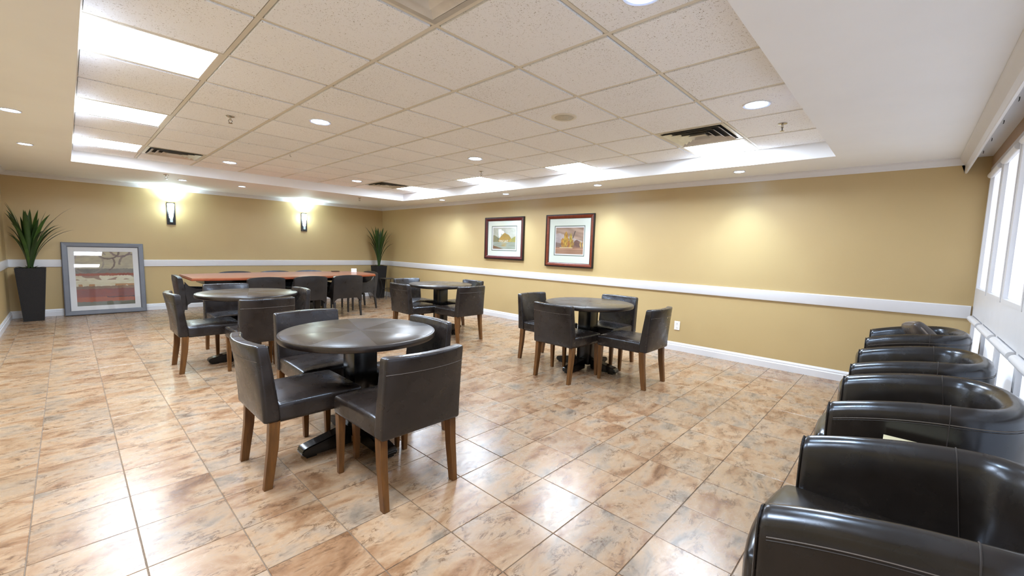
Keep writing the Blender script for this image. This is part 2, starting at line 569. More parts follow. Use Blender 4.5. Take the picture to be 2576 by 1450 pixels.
for q in range(-2, 10):
    y = q * G
    y = max(y, TY0 + 0.008)
    for p in range(-2, 6):
        a0, a1, _, _ = cell(p, 0)
        if a0 > -2 and (q > -2 or True):
            obj('cross_bar', B(a0 + .0125, a1 - .0125, y - .0105, y + .0105, H - .001, H + .019), M_BAR, ceil, smooth=False)
obj('edge_bar', B(TX1 - .014, TX1, TY0, TY1, H - .001, H + .019), M_BAR, ceil, smooth=False)
obj('edge_bar', B(TX0, TX1 - .0145, TY1 - .014, TY1, H - .001, H + .019), M_BAR, ceil, smooth=False)

# ------------------------------------------------------------------ walls
tag(obj('wall_right', B(XR, XR + .12, YF - .15, YB + .12, 0, S), M_WALL, smooth=False), kind='structure')
tag(obj('wall_back', B(XL - .12, XR, YB, YB + .12, 0, S), M_WALL, smooth=False), kind='structure')
tag(obj('wall_left', B(XL - .12, XL, YF - .15, YB, 0, S), M_WALL, smooth=False), kind='structure')

# front wall: white joinery with tall recessed blinds above a solid band and short ones below
bm = bmesh.new()
REC = 0.036
yb_ = YF - REC
box(bm, XL, XR, YF - .14, yb_, 0, 2.14)                                  # back of the recesses
zs_ = [(0.0, 0.10), (0.835, 1.05), (2.10, 2.14)]
for z0, z1 in zs_:
    box(bm, XL, XR, yb_, YF, z0, z1)
posts = []
xk = 4.25
bays = []
e = 4.25
while e > XL + 0.8:
    bays.append((e - 0.66, e))
    e -= 0.725
xs = [XR] + [v for b_ in bays for v in (b_[1], b_[0])] + [XL]
for k in range(0, len(xs), 2):
    box(bm, xs[k + 1], xs[k], yb_, YF, 0.10, 0.835)
    box(bm, xs[k + 1], xs[k], yb_, YF, 1.05, 2.10)
wf = obj('wall_front', bm, M_SHUT, smooth=False)
tag(wf, kind='structure')
tag(obj('trim_10', B(XL, XR, YF - .14, YF - 0.002, 2.1405, S), M_TAN_TRIM, smooth=False), kind='structure')
for n_, (a, b_) in enumerate(bays):
    w_ = tag(empty('window_%d' % (n_ + 1), ((a + b_) / 2, YF, 1.05)), kind='structure')
    hw = (b_ - a) / 2
    f_ = bmesh.new()
    box(f_, -hw, -hw + .03, -.030, 0.004, 0.002, 1.048); box(f_, hw - .03, hw, -.030, 0.004, 0.002, 1.048)
    box(f_, -hw + .03, hw - .03, -.030, 0.004, 0.002, .03)
    obj('window_frame', f_, M_SHUT, w_, smooth=False)
    t_ = tube(bmesh.new(), [(-hw + .04, 0.006, 1.005), (hw - .06, 0.006, 1.005)], 0.022, 14)
    obj('roller_tube', t_, M_TRIM, w_)
    obj('blind', B(-hw + .05, hw - .035, -.026, -.018, 0.034, 1.0), M_BLIND, w_, smooth=False)
    w2 = tag(empty('window_%d' % (n_ + 21), ((a + b_) / 2, YF, 0.10)), kind='structure')
    t_ = tube(bmesh.new(), [(-hw + .015, 0.010, 0.705), (hw - .015, 0.010, 0.705)], 0.026, 14)
    obj('roller_tube', t_, M_TRIM, w2)
    obj('blind', B(-hw + .05, hw - .035, -.026, -.018, 0.006, .69), M_BLIND, w2, smooth=False)

# trims: chair rail, baseboard, crown
def sweep_profile(prof, axis, a0, a1, wallc, sgn):
    """prof = (distance from wall, z) pairs"""
    bm = bmesh.new()
    pts = [(wallc + sgn * d, z) for d, z in prof]
    return prism(bm, pts, axis, a0, a1)
base_p = [(0, 0), (.018, 0), (.018, .070), (.012, .078), (.012, .094), (.006, .104), (.004, .113), (0, .113)]
rail_p = [(0, .795), (.018, .795), (.020, .80), (.020, .905), (.016, .912), (0, .912)]
c_ = .062
crown_p = [(0, S - .062), (.006, S - .062), (.010, S - .052), (.026, S - .040), (.040, S - .022), (.052, S - .012), (c_, S - .008), (c_, S - .0005), (0, S - .0005)]
k = 1
for nm, pr in (('baseboard', base_p), ('trim', rail_p), ('trim', crown_p)):
    for side, ax, a0, a1, wc, sg in (('right', 'y', YF + .012, YB - .0005, XR, -1), ('back', 'x', XL + .0005, XR - .0225, YB, -1), ('left', 'y', YF + .012, YB - .0225, XL, 1)):
        bm = bmesh.new()
        if ax == 'y': prism(bm, [(wc + sg * d, z) for d, z in pr], 'y', a0 if pr is not crown_p else (-2.10 if side == 'right' else a0), a1)
        else: prism(bm, [(wc + sg * d, z) for d, z in pr], 'x', a0, a1 if pr is not crown_p else XR - .001)
        name = 'baseboard_' + side if nm == 'baseboard' else 'trim_%d' % k
        if nm == 'trim': k += 1
        tag(obj(name, bm, M_TRIM, angle=25), kind='structure')
# valance in front of the window recess
bm = bmesh.new()
vp = [(-2.060, S - .0005), (-2.062, S - .012), (-2.072, S - .03), (-2.090, S - .052), (-2.100, S - .07), (-2.1005, 2.112), (-2.104, 2.106), (-2.116, 2.106), (-2.120, 2.112), (-2.120, S - .0005)]
prism(bm, vp, 'x', XL, XR - .001)
tag(obj('trim_7', bm, M_TRIM, angle=25), kind='structure')

# ------------------------------------------------------------------ ceiling fixtures
def place(kind, items): pass

def make_troffer(w, d):
    t = empty('ceiling_light')
    bm = bmesh.new()
    for a in ((-w / 2, w / 2, -d / 2, -d / 2 + .02), (-w / 2, w / 2, d / 2 - .02, d / 2), (-w / 2, -w / 2 + .02, -d / 2 + .02, d / 2 - .02), (w / 2 - .02, w / 2, -d / 2 + .02, d / 2 - .02)):
        box(bm, *a, -.004, .014)
    obj('frame', bm, M_BAR, t, smooth=False)
    bm = bmesh.new()
    bm.faces.new([bm.verts.new((a * (w / 2 - .0205), b * (d / 2 - .0205), .002)) for a, b in ((-1, -1), (-1, 1), (1, 1), (1, -1))])
    ln = obj('lens', bm, M_TROF, t, smooth=False)
    if ln.data.polygons[0].normal.z > 0: ln.data.flip_normals()
    rr = min(w, d) / 2 - .06
    bm = bmesh.new()
    tube(bm, [(rr * cos(2 * pi * k / 48), rr * sin(2 * pi * k / 48), .0015) for k in range(48)], .0022, 5, closed=True)
    obj('lens_ring', bm, M_PLASTIC, t)
    return t
tro_lab = {(-2, 2): 'white square lit ceiling panel by the left soffit, nearest and largest of three',
           (-2, 5): 'white square lit ceiling panel by the left soffit, middle of three',
           (-2, 8): 'white square lit ceiling panel by the left soffit, beside the far left vent',
           (-2, -1): 'white square lit ceiling panel by the left soffit, overhead behind the view',
           (5, -1): 'white square lit ceiling panel touching the metal vent at right',
           (5, 2): 'white square lit ceiling panel beside right soffit, above the right-hand picture',
           (5, 5): 'white square lit ceiling panel beside right soffit, behind the small hanging sprinkler',
           (5, 8): 'white square lit ceiling panel beside the farthest small vent'}
for (p, q) in TROF:
    a0, a1, b0, b1 = cell(p, q)
    t = make_troffer(a1 - a0 - .026, b1 - b0 - .026)
    t.location = ((a0 + a1) / 2, (b0 + b1) / 2, H)
    tag(t, tro_lab[(p, q)], 'ceiling light', 'square lit panels in the tile ceiling')

def make_vent(w):
    t = empty('ceiling_vent')
    def ring(bm, r0, z0, r1, z1, th=.002):
        v = []
        for r, z in ((r0, z0), (r1, z1), (r1 - th, z1 + th), (r0 - th, z0 + th)):
            v.append([bm.verts.new((sx * r, sy * r, z)) for sx, sy in ((-1, -1), (1, -1), (1, 1), (-1, 1))])
        for a, b_ in zip(v, v[1:] + v[:1]):
            for k in range(4):
                bm.faces.new((a[k], a[(k + 1) % 4], b_[(k + 1) % 4], b_[k]))
        return bm
    h = w / 2
    bm = bmesh.new()
    for a in ((-h, h, -h, -h + .03), (-h, h, h - .03, h), (-h, -h + .03, -h + .03, h - .03), (h - .03, h, -h + .03, h - .03)):
        box(bm, *a, -.005, .014)
    obj('frame', bm, M_VENT, t, smooth=False)
    obj('duct', B(-h + .031, h - .031, -h + .031, h - .031, .012, .016), M_DARK, t, smooth=False)
    for r in (h - .045, h - .105, h - .165):
        obj('louver', ring(bmesh.new(), r, -.016, r - .042, .010), M_VENT, t, smooth=False)
    obj('center_plate', ring(box(bmesh.new(), -.055, .055, -.055, .055, .006, .010), .075, -.014, .054, .006), M_VENT, t, smooth=False)
    return t
vent_lab = {(-1, 8): 'square metal ceiling vent of nested louvres beside the far left lit panel',
            (4, -1): 'square shiny metal ceiling vent touching the lit panel at right',
            (4, 8): 'small far metal ceiling vent near the corner, beside a lit panel',
            (-1, -1): 'square metal ceiling vent cut off by the top edge of the photo'}
v0 = None
for pq in VENT:
    a0, a1, b0, b1 = cell(*pq)
    loc = ((a0 + a1) / 2, (b0 + b1) / 2, H)
    if v0 is None:
        v0 = make_vent(G - .026); v0.location = loc
        tag(v0, vent_lab[pq], 'vent', 'square ceiling vents')
    else:
        dup(v0, loc, 0, vent_lab[pq], 'square ceiling vents')

def make_can(r):
    t = empty('downlight')
    bm = lathe(bmesh.new(), [(r, 0.0), (r, -.004), (r * .94, -.007), (r * .80, -.004), (r * .78, 0.0)], 36, cap=False)
    obj('trim_ring', bm, M_TRIM, t)
    bm = lathe(bmesh.new(), [(r * .79, -.003), (r * .74, -.0005)], 36, cap=False)
    obj('reflector', bm, M_CANIN, t)
    bm = lathe(bmesh.new(), [(r * .76, -.0042), (r * .73, -.0052)], 12)
    obj('lamp', bm, M_CANLIT, t)
    return t
def spot(loc, watts, size, blend, col, rot=(0, 0, 0), rad=.05):
    l = bpy.data.lights.new('lamp_light', 'SPOT')
    l.energy = watts; l.spot_size = radians(size); l.spot_blend = blend; l.color = col; l.shadow_soft_size = rad
    o = bpy.data.objects.new('lamp_light', l); COL.objects.link(o)
    o.location = loc; o.rotation_euler = rot
    return o
can0 = make_can(.092)
tray = [((.305, 2.14), 'round tray-ceiling downlight nearest the left row of lit panels'),
        ((.305, 5.19), 'round tray-ceiling downlight right of the far left vent'),
        ((2.16, 5.19), 'round tray-ceiling downlight left of the farthest small vent'),
        ((2.16, 2.14), 'round tray-ceiling downlight in the middle, above the far round table'),
        ((2.14, -.915), 'large round downlight near the right soffit, left of a sprinkler'),
        ((.40, -.90), 'round tray-ceiling downlight at the top edge of the photo')]
for n_, ((x, y), lb) in enumerate(tray):
    if n_ == 0:
        can0.location = (x, y, H - .006); tag(can0, lb, 'downlight', 'tray ceiling downlights')
    else: dup(can0, (x, y, H - .006), 0, lb, 'tray ceiling downlights')
    spot((x, y, H - .03), CAN_W, 125, 0.8, (.70, .85, 1.0))
can1 = make_can(.062)
sof = [((3.90, -.34), 'small soffit spotlight over the right wall, nearest of four'),
       ((3.90, 1.49), 'small soffit spotlight over the right wall, just right of the mahogany picture'),
       ((3.90, 3.31), 'small soffit spotlight over the burgundy framed picture'),
       ((3.90, 5.09), 'small soffit spotlight over the right wall, farthest of four'),
       ((-1.56, 3.28), 'small soffit spotlight at the left edge of the photo'),
       ((-1.56, 5.01), 'small soffit spotlight on the left soffit, second from the left edge'),
       ((-1.56, 1.55), 'small soffit spotlight on the left soffit, overhead outside the view'),
       ((.01, 6.75), 'small back-soffit spotlight above the left wall lamp, beside a sprinkler'),
       ((.82, 6.69), 'small back-soffit spotlight between the two wall lamps')]
for n_, ((x, y), lb) in enumerate(sof):
    if n_ == 0:
        can1.location = (x, y, S - .0005); tag(can1, lb, 'downlight', 'small soffit spotlights')
    else: dup(can1, (x, y, S - .0005), 0, lb, 'small soffit spotlights')
    wall_side = x > 3
    spot((x, y, S - .02), WASH_W * (1.0 if wall_side else .7), 84 if wall_side else 110, 1.0, (.60, .84, 1.0), rot=(0, radians(-14), 0) if wall_side else (0, 0, 0), rad=.035)

def make_sprinkler(dark=True):
    t = empty('sprinkler')
    obj('escutcheon', lathe(bmesh.new(), [(.034, 0), (.034, -.003), (.024, -.008), (.012, -.010)], 20), M_CHROME, t)
    bm = lathe(bmesh.new(), [(.008, -.008), (.008, -.026), (.011, -.027), (.011, -.032)], 12)
    obj('body', bm, M_CHROME, t)
    bm = bmesh.new()
    tube(bm, [(.010, 0, -.03), (.015, 0, -.042), (.004, 0, -.058)], .0022, 6)
    tube(bm, [(-.010, 0, -.03), (-.015, 0, -.042), (-.004, 0, -.058)], .0022, 6)
    obj('yoke', bm, M_IRON, t)
    obj('deflector', lathe(bmesh.new(), [(.016, -.058), (.018, -.0605), (.004, -.062)], 14), M_CHROME, t)
    return t
sp0 = make_sprinkler()
spk = [((-.27, 2.63, H - .006), 'small ceiling sprinkler left of the nearest left downlight'),
       ((2.78, 2.71, H - .006), 'small ceiling sprinkler hanging between two lit panels and a downlight'),
       ((2.75, -.96, H - .006), 'small ceiling sprinkler right of the large downlight'),
       ((-.25, 6.30, S), 'small sprinkler in the back soffit above the left wall lamp'),
       ((2.81, 6.39, S), 'small sprinkler in the back soffit near the far corner')]
for n_, (l_, lb) in enumerate(spk):
    if n_ == 0: sp0.location = l_; tag(sp0, lb, 'sprinkler', 'ceiling sprinklers')
    else: dup(sp0, l_, 0, lb, 'ceiling sprinklers')

t = empty('ceiling_speaker', (1.53, .34, H - .006), 0, 'round off-white ceiling speaker in a tile, unlit', 'speaker')
obj('bezel', lathe(bmesh.new(), [(.105, 0), (.105, -.003), (.095, -.007), (.078, -.005), (.076, -.001)], 36), M_BAR, t)
obj('grille', lathe(bmesh.new(), [(.076, -.0015), (.07, -.006), (.03, -.008), (.004, -.0085)], 30), mat('speaker_grille', (196, 190, 172), .6, var=.2, vscale=200), t)
tag(obj('sticker', lathe(bmesh.new(), [(.010, 0), (.010, -.0015)], 12), M_YEL, loc=(3.02, -.915, H - .001)), 'tiny yellow dot sticker on the ceiling grid below a sprinkler', 'sticker')
bm = bmesh.new(); tube(bm, [(0, 0, 0), (0, 0, -.02), (.008, 0, -.034), (.016, 0, -.026)], .0018, 6)
hook_me = mesh_from('wire_hook', bm, M_IRON)
tag(obj('wire_hook', hook_me, None, loc=(.64, 3.87, H - .0015)), 'tiny dark wire hook hanging from the ceiling grid', 'hook')
bm = bmesh.new(); tube(bm, [(0, 0, 0), (0, 0, -.010), (.012, 0, -.018), (.030, 0, -.016)], .0022, 6)
hook2 = mesh_from('curtain_hook', bm, M_IRON)
for n_, (x, lb) in enumerate(((2.43, 'small dark hook above the white blinds, nearest of four'), (2.97, 'small dark hook above the white blinds, second nearest'), (3.52, 'small dark hook above the white blinds, second farthest'), (4.02, 'small dark hook above the white blinds, farthest, by the corner'))):
    tag(obj('curtain_hook', hook2, None, loc=(x, -2.18, S)), lb, 'hook', 'hooks above the blinds')

# ------------------------------------------------------------------ wall lamps
def make_sconce():
    t = empty('wall_lamp')
    obj('backplate', bevel(B(-.062, .062, -.022, 0, -.2, .2), .003, 1), M_BLACK, t)
    # tapered half-round glass shade
    def half(bm, prof, n=8):
        rings = []
        for hw, dep, z in prof:
            rings.append([bm.verts.new((hw * cos(pi * k / n), -.022 - dep * sin(pi * k / n), z)) for k in range(n + 1)])
        for a, b_ in zip(rings, rings[1:]):
            for k in range(n):
                bm.faces.new((a[k], a[k + 1], b_[k + 1], b_[k]))
            bm.faces.new((a[n], a[0], b_[0], b_[n]))
        bm.faces.new(rings[0]); bm.faces.new(rings[-1])
        return bm
    obj('shade', half(bmesh.new(), [(.026, .040, -.082), (.036, .052, 0.0), (.049, .068, .10), (.054, .074, .176), (.050, .070, .184)]), M_SCLIT, t)
    obj('holder', half(bmesh.new(), [(.018, .026, -.160), (.024, .036, -.156), (.025, .038, -.083)]), M_SCLOW, t)
    return t
sc0 = make_sconce()
for n_, (x, lb) in enumerate(((.036, 'lit wall lamp on the back wall, left one, above the table end'), (2.378, 'lit wall lamp on the back wall, right one, nearer the corner plant'))):
    loc = (x, YB, 1.762)
    if n_ == 0: sc0.location = loc; tag(sc0, lb, 'wall lamp', 'wall lamps on the back wall')
    else: dup(sc0, loc, 0, lb, 'wall lamps on the back wall')
    spot((x, YB - .075, 1.955), SCONCE_W * 2.2, 150, .9, (.72, .92, 1.0), rot=(pi, 0, 0), rad=.04)
    l = bpy.data.lights.new('lamp_light', 'POINT'); l.energy = SCONCE_W * .16; l.color = (.72, .95, 1.0); l.shadow_soft_size = .05
    o = bpy.data.objects.new('lamp_light', l); COL.objects.link(o); o.location = (x, YB - .16, 1.85)

# ------------------------------------------------------------------ round tables
def make_round_table():
    t = empty('round_table')
    R = .483
    obj('tabletop', lathe(bmesh.new(), [(.0, .7402), (.2, .7402), (R - .018, .7402), (R - .012, .7394)][::-1] if False else [(R - .014, .7390), (R - .016, .7400), (.25, .7400), (.002, .7400)], 72), M_TOP, t)
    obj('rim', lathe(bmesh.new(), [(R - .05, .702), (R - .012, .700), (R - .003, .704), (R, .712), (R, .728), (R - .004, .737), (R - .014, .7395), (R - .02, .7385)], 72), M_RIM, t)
    obj('underside', lathe(bmesh.new(), [(.002, .690), (R - .055, .690), (R - .048, .704)], 60), M_ESP, t)
    bm = bevel(B(-.080, .080, -.080, .080, .055, .690), .008, 2)
    obj('column', bm, M_ESP, t)
    for a in range(4):
        bm = bmesh.new()
        prism(bm, [(.083, .012), (.36, .012), (.385, .022), (.390, .045), (.375, .062), (.34, .072), (.16, .108), (.083, .115)], 'y', -.045, .045)
        bmesh.ops.bevel(bm, geom=[e for e in bm.edges if e.calc_face_angle(0) > 0.6], offset=.006, segments=2, affect='EDGES')
        box(bm, .30, .36, -.035, .035, 0, .0125)
        obj('foot', bm, M_ESP, t, rot=(0, 0, a * pi / 2))
    return t
TB = [((-.01, .77), 'dark round pedestal table nearest the camera, with worn rim'),
      ((.04, 3.44), 'dark round pedestal table just in front of the long red-brown table'),
      ((2.62, 3.40), 'dark round pedestal table farthest back, near the corner plant'),
      ((2.65, .74), 'dark round pedestal table before the right wall, below the mahogany picture')]
tb0 = make_round_table()
for n_, ((x, y), lb) in enumerate(TB):
    if n_ == 0: tb0.location = (x, y, 0); tag(tb0, lb, 'table', 'dark round dining tables')
    else: dup(tb0, (x, y, 0), 0, lb, 'dark round dining tables')

# ------------------------------------------------------------------ dining chairs (face +y, origin on the floor at the centre)
def make_dining_chair():
    t = empty('dining_chair')
    # seat
    def fs(p):
        x, y, z = p
        if z > 0: z += .016 * max(0, 1 - (x / .235) ** 4) * max(0, 1 - (y / .235) ** 4)
        w = 1 + .02 * (y / .24)
        return (x * w, y, z)
    obj('seat', rbox(.462, .47, .105, .020, 5, fs, (0, .035, .400)), M_LEATH, t, angle=60)
    # backrest: slab, leaned, hollow towards the sitter
    HB = .415
    def fb(p):
        x, y, z = p
        k = max(0.0, (z + HB / 2) / HB)             # 0 bottom, 1 top
        th = 1.0 - .28 * k
        y = y * th
        y += -.085 * k ** 1.15 + .046 * k * (x / .235) ** 2 - .004
        x *= 1 + .02 * (1 - k)
        return (x, y, z)
    obj('backrest', rbox(.468, .085, HB, .017, 7, fb, (0, -.222, .360 + HB / 2)), M_LEATH, t, angle=60)
    # stitched seam across the back
    k = .80
    pts = []
    for i in range(13):
        x = -.229 + .458 * i / 12
        y = -.222 - .0425 * (1 - .28 * k) - .085 * k ** 1.15 + .046 * k * (x / .235) ** 2 - .004
        pts.append((x, y - .0003, .360 + HB * k))
    obj('back_seam', tube(bmesh.new(), pts, .0016, 5), M_BSEAM, t)
    # legs
    for sx in (-1, 1):
        obj('leg', bevel(taper(bmesh.new(), sx * .208, .238, 0, .352, .014, .0215, 0, .004), .002, 1), M_LEG, t)
        bm = bmesh.new()
        secs = [((sx * .211, -.213), .362, .0215), ((sx * .211, -.222), .22, .020), ((sx * .211, -.25), .0, .0165)]
        rings = [[bm.verts.new((cx + a * s_ * .95, cy + b * s_ * 1.25, z)) for a, b in ((-1, -1), (1, -1), (1, 1), (-1, 1))] for (cx, cy), z, s_ in secs]
        for a, b_ in zip(rings, rings[1:]):
            for q in range(4): bm.faces.new((a[q], a[(q + 1) % 4], b_[(q + 1) % 4], b_[q]))
        bm.faces.new(rings[0]); bm.faces.new(rings[-1])
        obj('leg', bevel(bm, .002, 1), M_LEG, t)
    return t
PYp, PYm, PXp, PXm = 0.0, pi, -pi / 2, pi / 2       # facing +y, -y, +x, -x
CH = [((-.39, .755), PXp, 'dark leather chair at left of the nearest round table, back to camera left'),
      ((-.085, .205), PYp, 'dark leather chair nearest the camera, its back toward us'),
      ((-.05, 1.29), PYm, 'dark leather chair behind the nearest round table, facing us'),
      ((.295, .715), PXm, 'dark leather chair at the right of the nearest round table, facing left'),
      ((-.35, 3.42), PXp, 'dark leather chair at left of the round table before the long table'),
      ((-.04, 2.785), PYp, 'dark leather chair with its back to us at the left rear round table'),
      ((.0, 3.935), PYm, 'dark leather chair between the left rear round table and the long table'),
      ((.335, 3.31), PXm, 'dark leather chair on the right side of the left rear round table'),
      ((2.14, 3.34), PXp - .03, 'dark leather chair at left front of the farthest round table'),
      ((2.50, 2.81), PYp, 'dark leather chair at right front of the farthest round table, back to us'),
      ((2.487, 3.87), PYm, 'dark leather chair at far left of the farthest round table, facing us'),
      ((2.97, 3.35), PXm, 'dark leather chair at far right of the farthest round table'),
      ((2.24, .715), PXp, 'dark leather chair at front of the right-wall round table, back to us'),
      ((2.61, .175), PYp, 'dark leather chair at right of the right-wall round table, nearest the outlet'),
      ((2.585, 1.25), PYm, 'dark leather chair at left of the right-wall round table, facing us'),
      ((3.03, .72), PXm, 'dark leather chair behind the right-wall round table, against the tan wall')]
ch0 = make_dining_chair()
for n_, ((x, y), a, lb) in enumerate(CH):
    if n_ == 0:
        ch0.location = (x, y, 0); ch0.rotation_euler = (0, 0, a); tag(ch0, lb, 'chair', 'dining chairs at the round tables')
    else:
        c_o = dup(ch0, (x, y, 0), a, lb, 'dining chairs at the round tables')
        if n_ in (3, 7): c_o.scale = (1, .78, 1)

# ------------------------------------------------------------------ long table and its chairs
t = empty('conference_table', (1.35, 6.23, 0), 0, 'long boat-shaped table with red-brown wood top before the back wall', 'table')
def boat(n=24, L=1.44, w0=.50, w1=.66, inset=0.0):
    pts = []
    for i in range(n + 1):
        x = -L + 2 * L * i / n
        pts.append((x, -(w1 - (w1 - w0) * (x / L) ** 2)))
    for i in range(1, 8):
        a = -pi / 2 + pi * i / 8
        pts.append((L + .10 * cos(a), w0 * sin(a) / 1.0))
    for i in range(n + 1):
        x = L - 2 * L * i / n
        pts.append((x, (w1 - (w1 - w0) * (x / L) ** 2)))
    s = 1 - inset
    return [(x * s, y * s) for x, y in pts]
obj('tabletop', prism(bmesh.new(), boat(inset=.006), 'z', .718, .7355), M_CHERRY, t, angle=20)
obj('edge', prism(bmesh.new(), boat(), 'z', .698, .7178), M_CHERRY_E, t, angle=20)
obj('apron', B(-1.25, 1.25, -.30, .30, .62, .6975), M_ESP, t, smooth=False)
for x in (-.90, .455):
    bm = bevel(B(x - .05, x + .05, -.225, .235, .05, .6195), .006, 1)
    obj('pedestal', bm, M_ESP, t)
    obj('plinth', bevel(B(x - .07, x + .07, -.225, .27, 0, .0495), .006, 1), M_ESP, t)
obj('stretcher', B(-.845, .400, -.025, .025, .20, .32), M_ESP, t, smooth=False)

def make_side_chair():
    t = empty('upholstered_armchair')
    HW = .265
    def fs(p):
        x, y, z = p
        if z > 0: z += .015 * max(0, 1 - (x / .22) ** 4) * max(0, 1 - (y / .24) ** 4)
        return (x, y, z)
    obj('seat', rbox(.46, .46, .12, .02, 4, fs, (0, .03, .39)), M_LEATH3, t, angle=60)
    # back: crest on top, arch below
    bm = bmesh.new()
    n = 16
    outs = []
    top = lambda u: .716 + .036 * sqrt(max(0, 1 - u * u)) * (1 if abs(u) < .999 else 0)
    bot = lambda u: .335 - .10 * max(0, (abs(u) - .62) / .38) ** 2.0
    vf, vb = [], []
    rows = 7
    for i in range(n + 1):
        u = -1 + 2 * i / n
        cf, cb = [], []
        for j in range(rows + 1):
            k = j / rows
            z = bot(u) + (top(u) - bot(u)) * k
            lean = -.05 * max(0, (z - .3)) / .43
            cu = .022 * (u * u)
            th = .034 if 0 < j < rows else .026
            cf.append(bm.verts.new((u * HW, -.235 + lean + cu + th, z)))
            cb.append(bm.verts.new((u * HW, -.235 + lean + cu - th, z)))
        vf.append(cf); vb.append(cb)
    for i in range(n):
        for j in range(rows):
            bm.faces.new((vf[i][j], vf[i + 1][j], vf[i + 1][j + 1], vf[i][j + 1]))
            bm.faces.new((vb[i + 1][j], vb[i][j], vb[i][j + 1], vb[i + 1][j + 1]))
        bm.faces.new((vf[i][rows], vf[i + 1][rows], vb[i + 1][rows], vb[i][rows]))
        bm.faces.new((vf[i + 1][0], vf[i][0], vb[i][0], vb[i + 1][0]))
    for i in (0, n):
        for j in range(rows):
            bm.faces.new((vf[i][j], vf[i][j + 1], vb[i][j + 1], vb[i][j]))
    obj('backrest', bm, M_LEATH3, t, angle=55)
    # swooping sides
    side = [(-.205, .66), (-.15, .585), (-.06, .545), (.10, .535), (.22, .53), (.262, .51), (.270, .47), (.268, .30), (.255, .25), (.235, .30), (.19, .335), (.0, .345), (-.14, .335), (-.19, .30), (-.205, .25)]
    for sx in (-1, 1):
        bm = bmesh.new()
        a, b_ = sx * (HW - .034), sx * HW
        prism(bm, side, 'x', min(a, b_), max(a, b_))
        obj('side_panel', bm, M_LEATH3, t, angle=45)
    for sx in (-1, 1):
        obj('leg', bevel(taper(bmesh.new(), sx * .236, .240, 0, .29, .013, .0165), .002, 1), M_LEATH3, t)
        obj('leg', bevel(taper(bmesh.new(), sx * .236, -.232, 0, .27, .014, .020, sx * .006, -.03), .002, 1), M_LEATH3, t)
    return t
sc = make_side_chair()
LC = [((2.13, 5.735), PYp, 'charcoal armchair at front of the long table, rightmost of three'),
      ((1.48, 5.72), PYp, 'charcoal armchair at front of the long table, middle of three'),
      ((.81, 5.72), PYp, 'charcoal armchair at front of the long table, leftmost of three'),
      ((.09, 6.34), PXp, 'charcoal armchair at the left end of the long table'),
      ((2.78, 6.38), PXm, 'charcoal armchair at the right end of the long table by the corner plant'),
      ((.77, 6.78), PYm, 'charcoal armchair behind the long table, leftmost, only its crest showing'),
      ((1.42, 6.77), PYm, 'charcoal armchair behind the long table, second from the left'),
      ((2.05, 6.78), PYm, 'charcoal armchair behind the long table, third from the left')]
for n_, ((x, y), a, lb) in enumerate(LC):
    if n_ == 0: sc.location = (x, y, 0); sc.rotation_euler = (0, 0, a); tag(sc, lb, 'armchair', 'charcoal armchairs around the long table')
    else: dup(sc, (x, y, 0), a, lb, 'charcoal armchairs around the long table')
t = empty('card_holder', (2.70, 6.42, .7355), -.5, 'small white card holder standing on the right end of the long table', 'card holder')
obj('base', bevel(B(-.055, .055, -.03, .03, 0, .012), .003, 1), M_PLASTIC, t)
obj('card', bevel(B(-.052, .052, -.012, .012, .0122, .075), .006, 2), M_PLASTIC, t)
t = empty('book', (2.45, 6.72, .7355), .1, 'small dark closed booklet lying on the back edge of the long table', 'book')
obj('cover', bevel(B(-.07, .07, -.045, .045, 0, .012), .002, 1), M_BLACK, t)
obj('pages', B(-.066, .0715, -.042, .0455, .003, .009), M_PAPER, t, smooth=False)

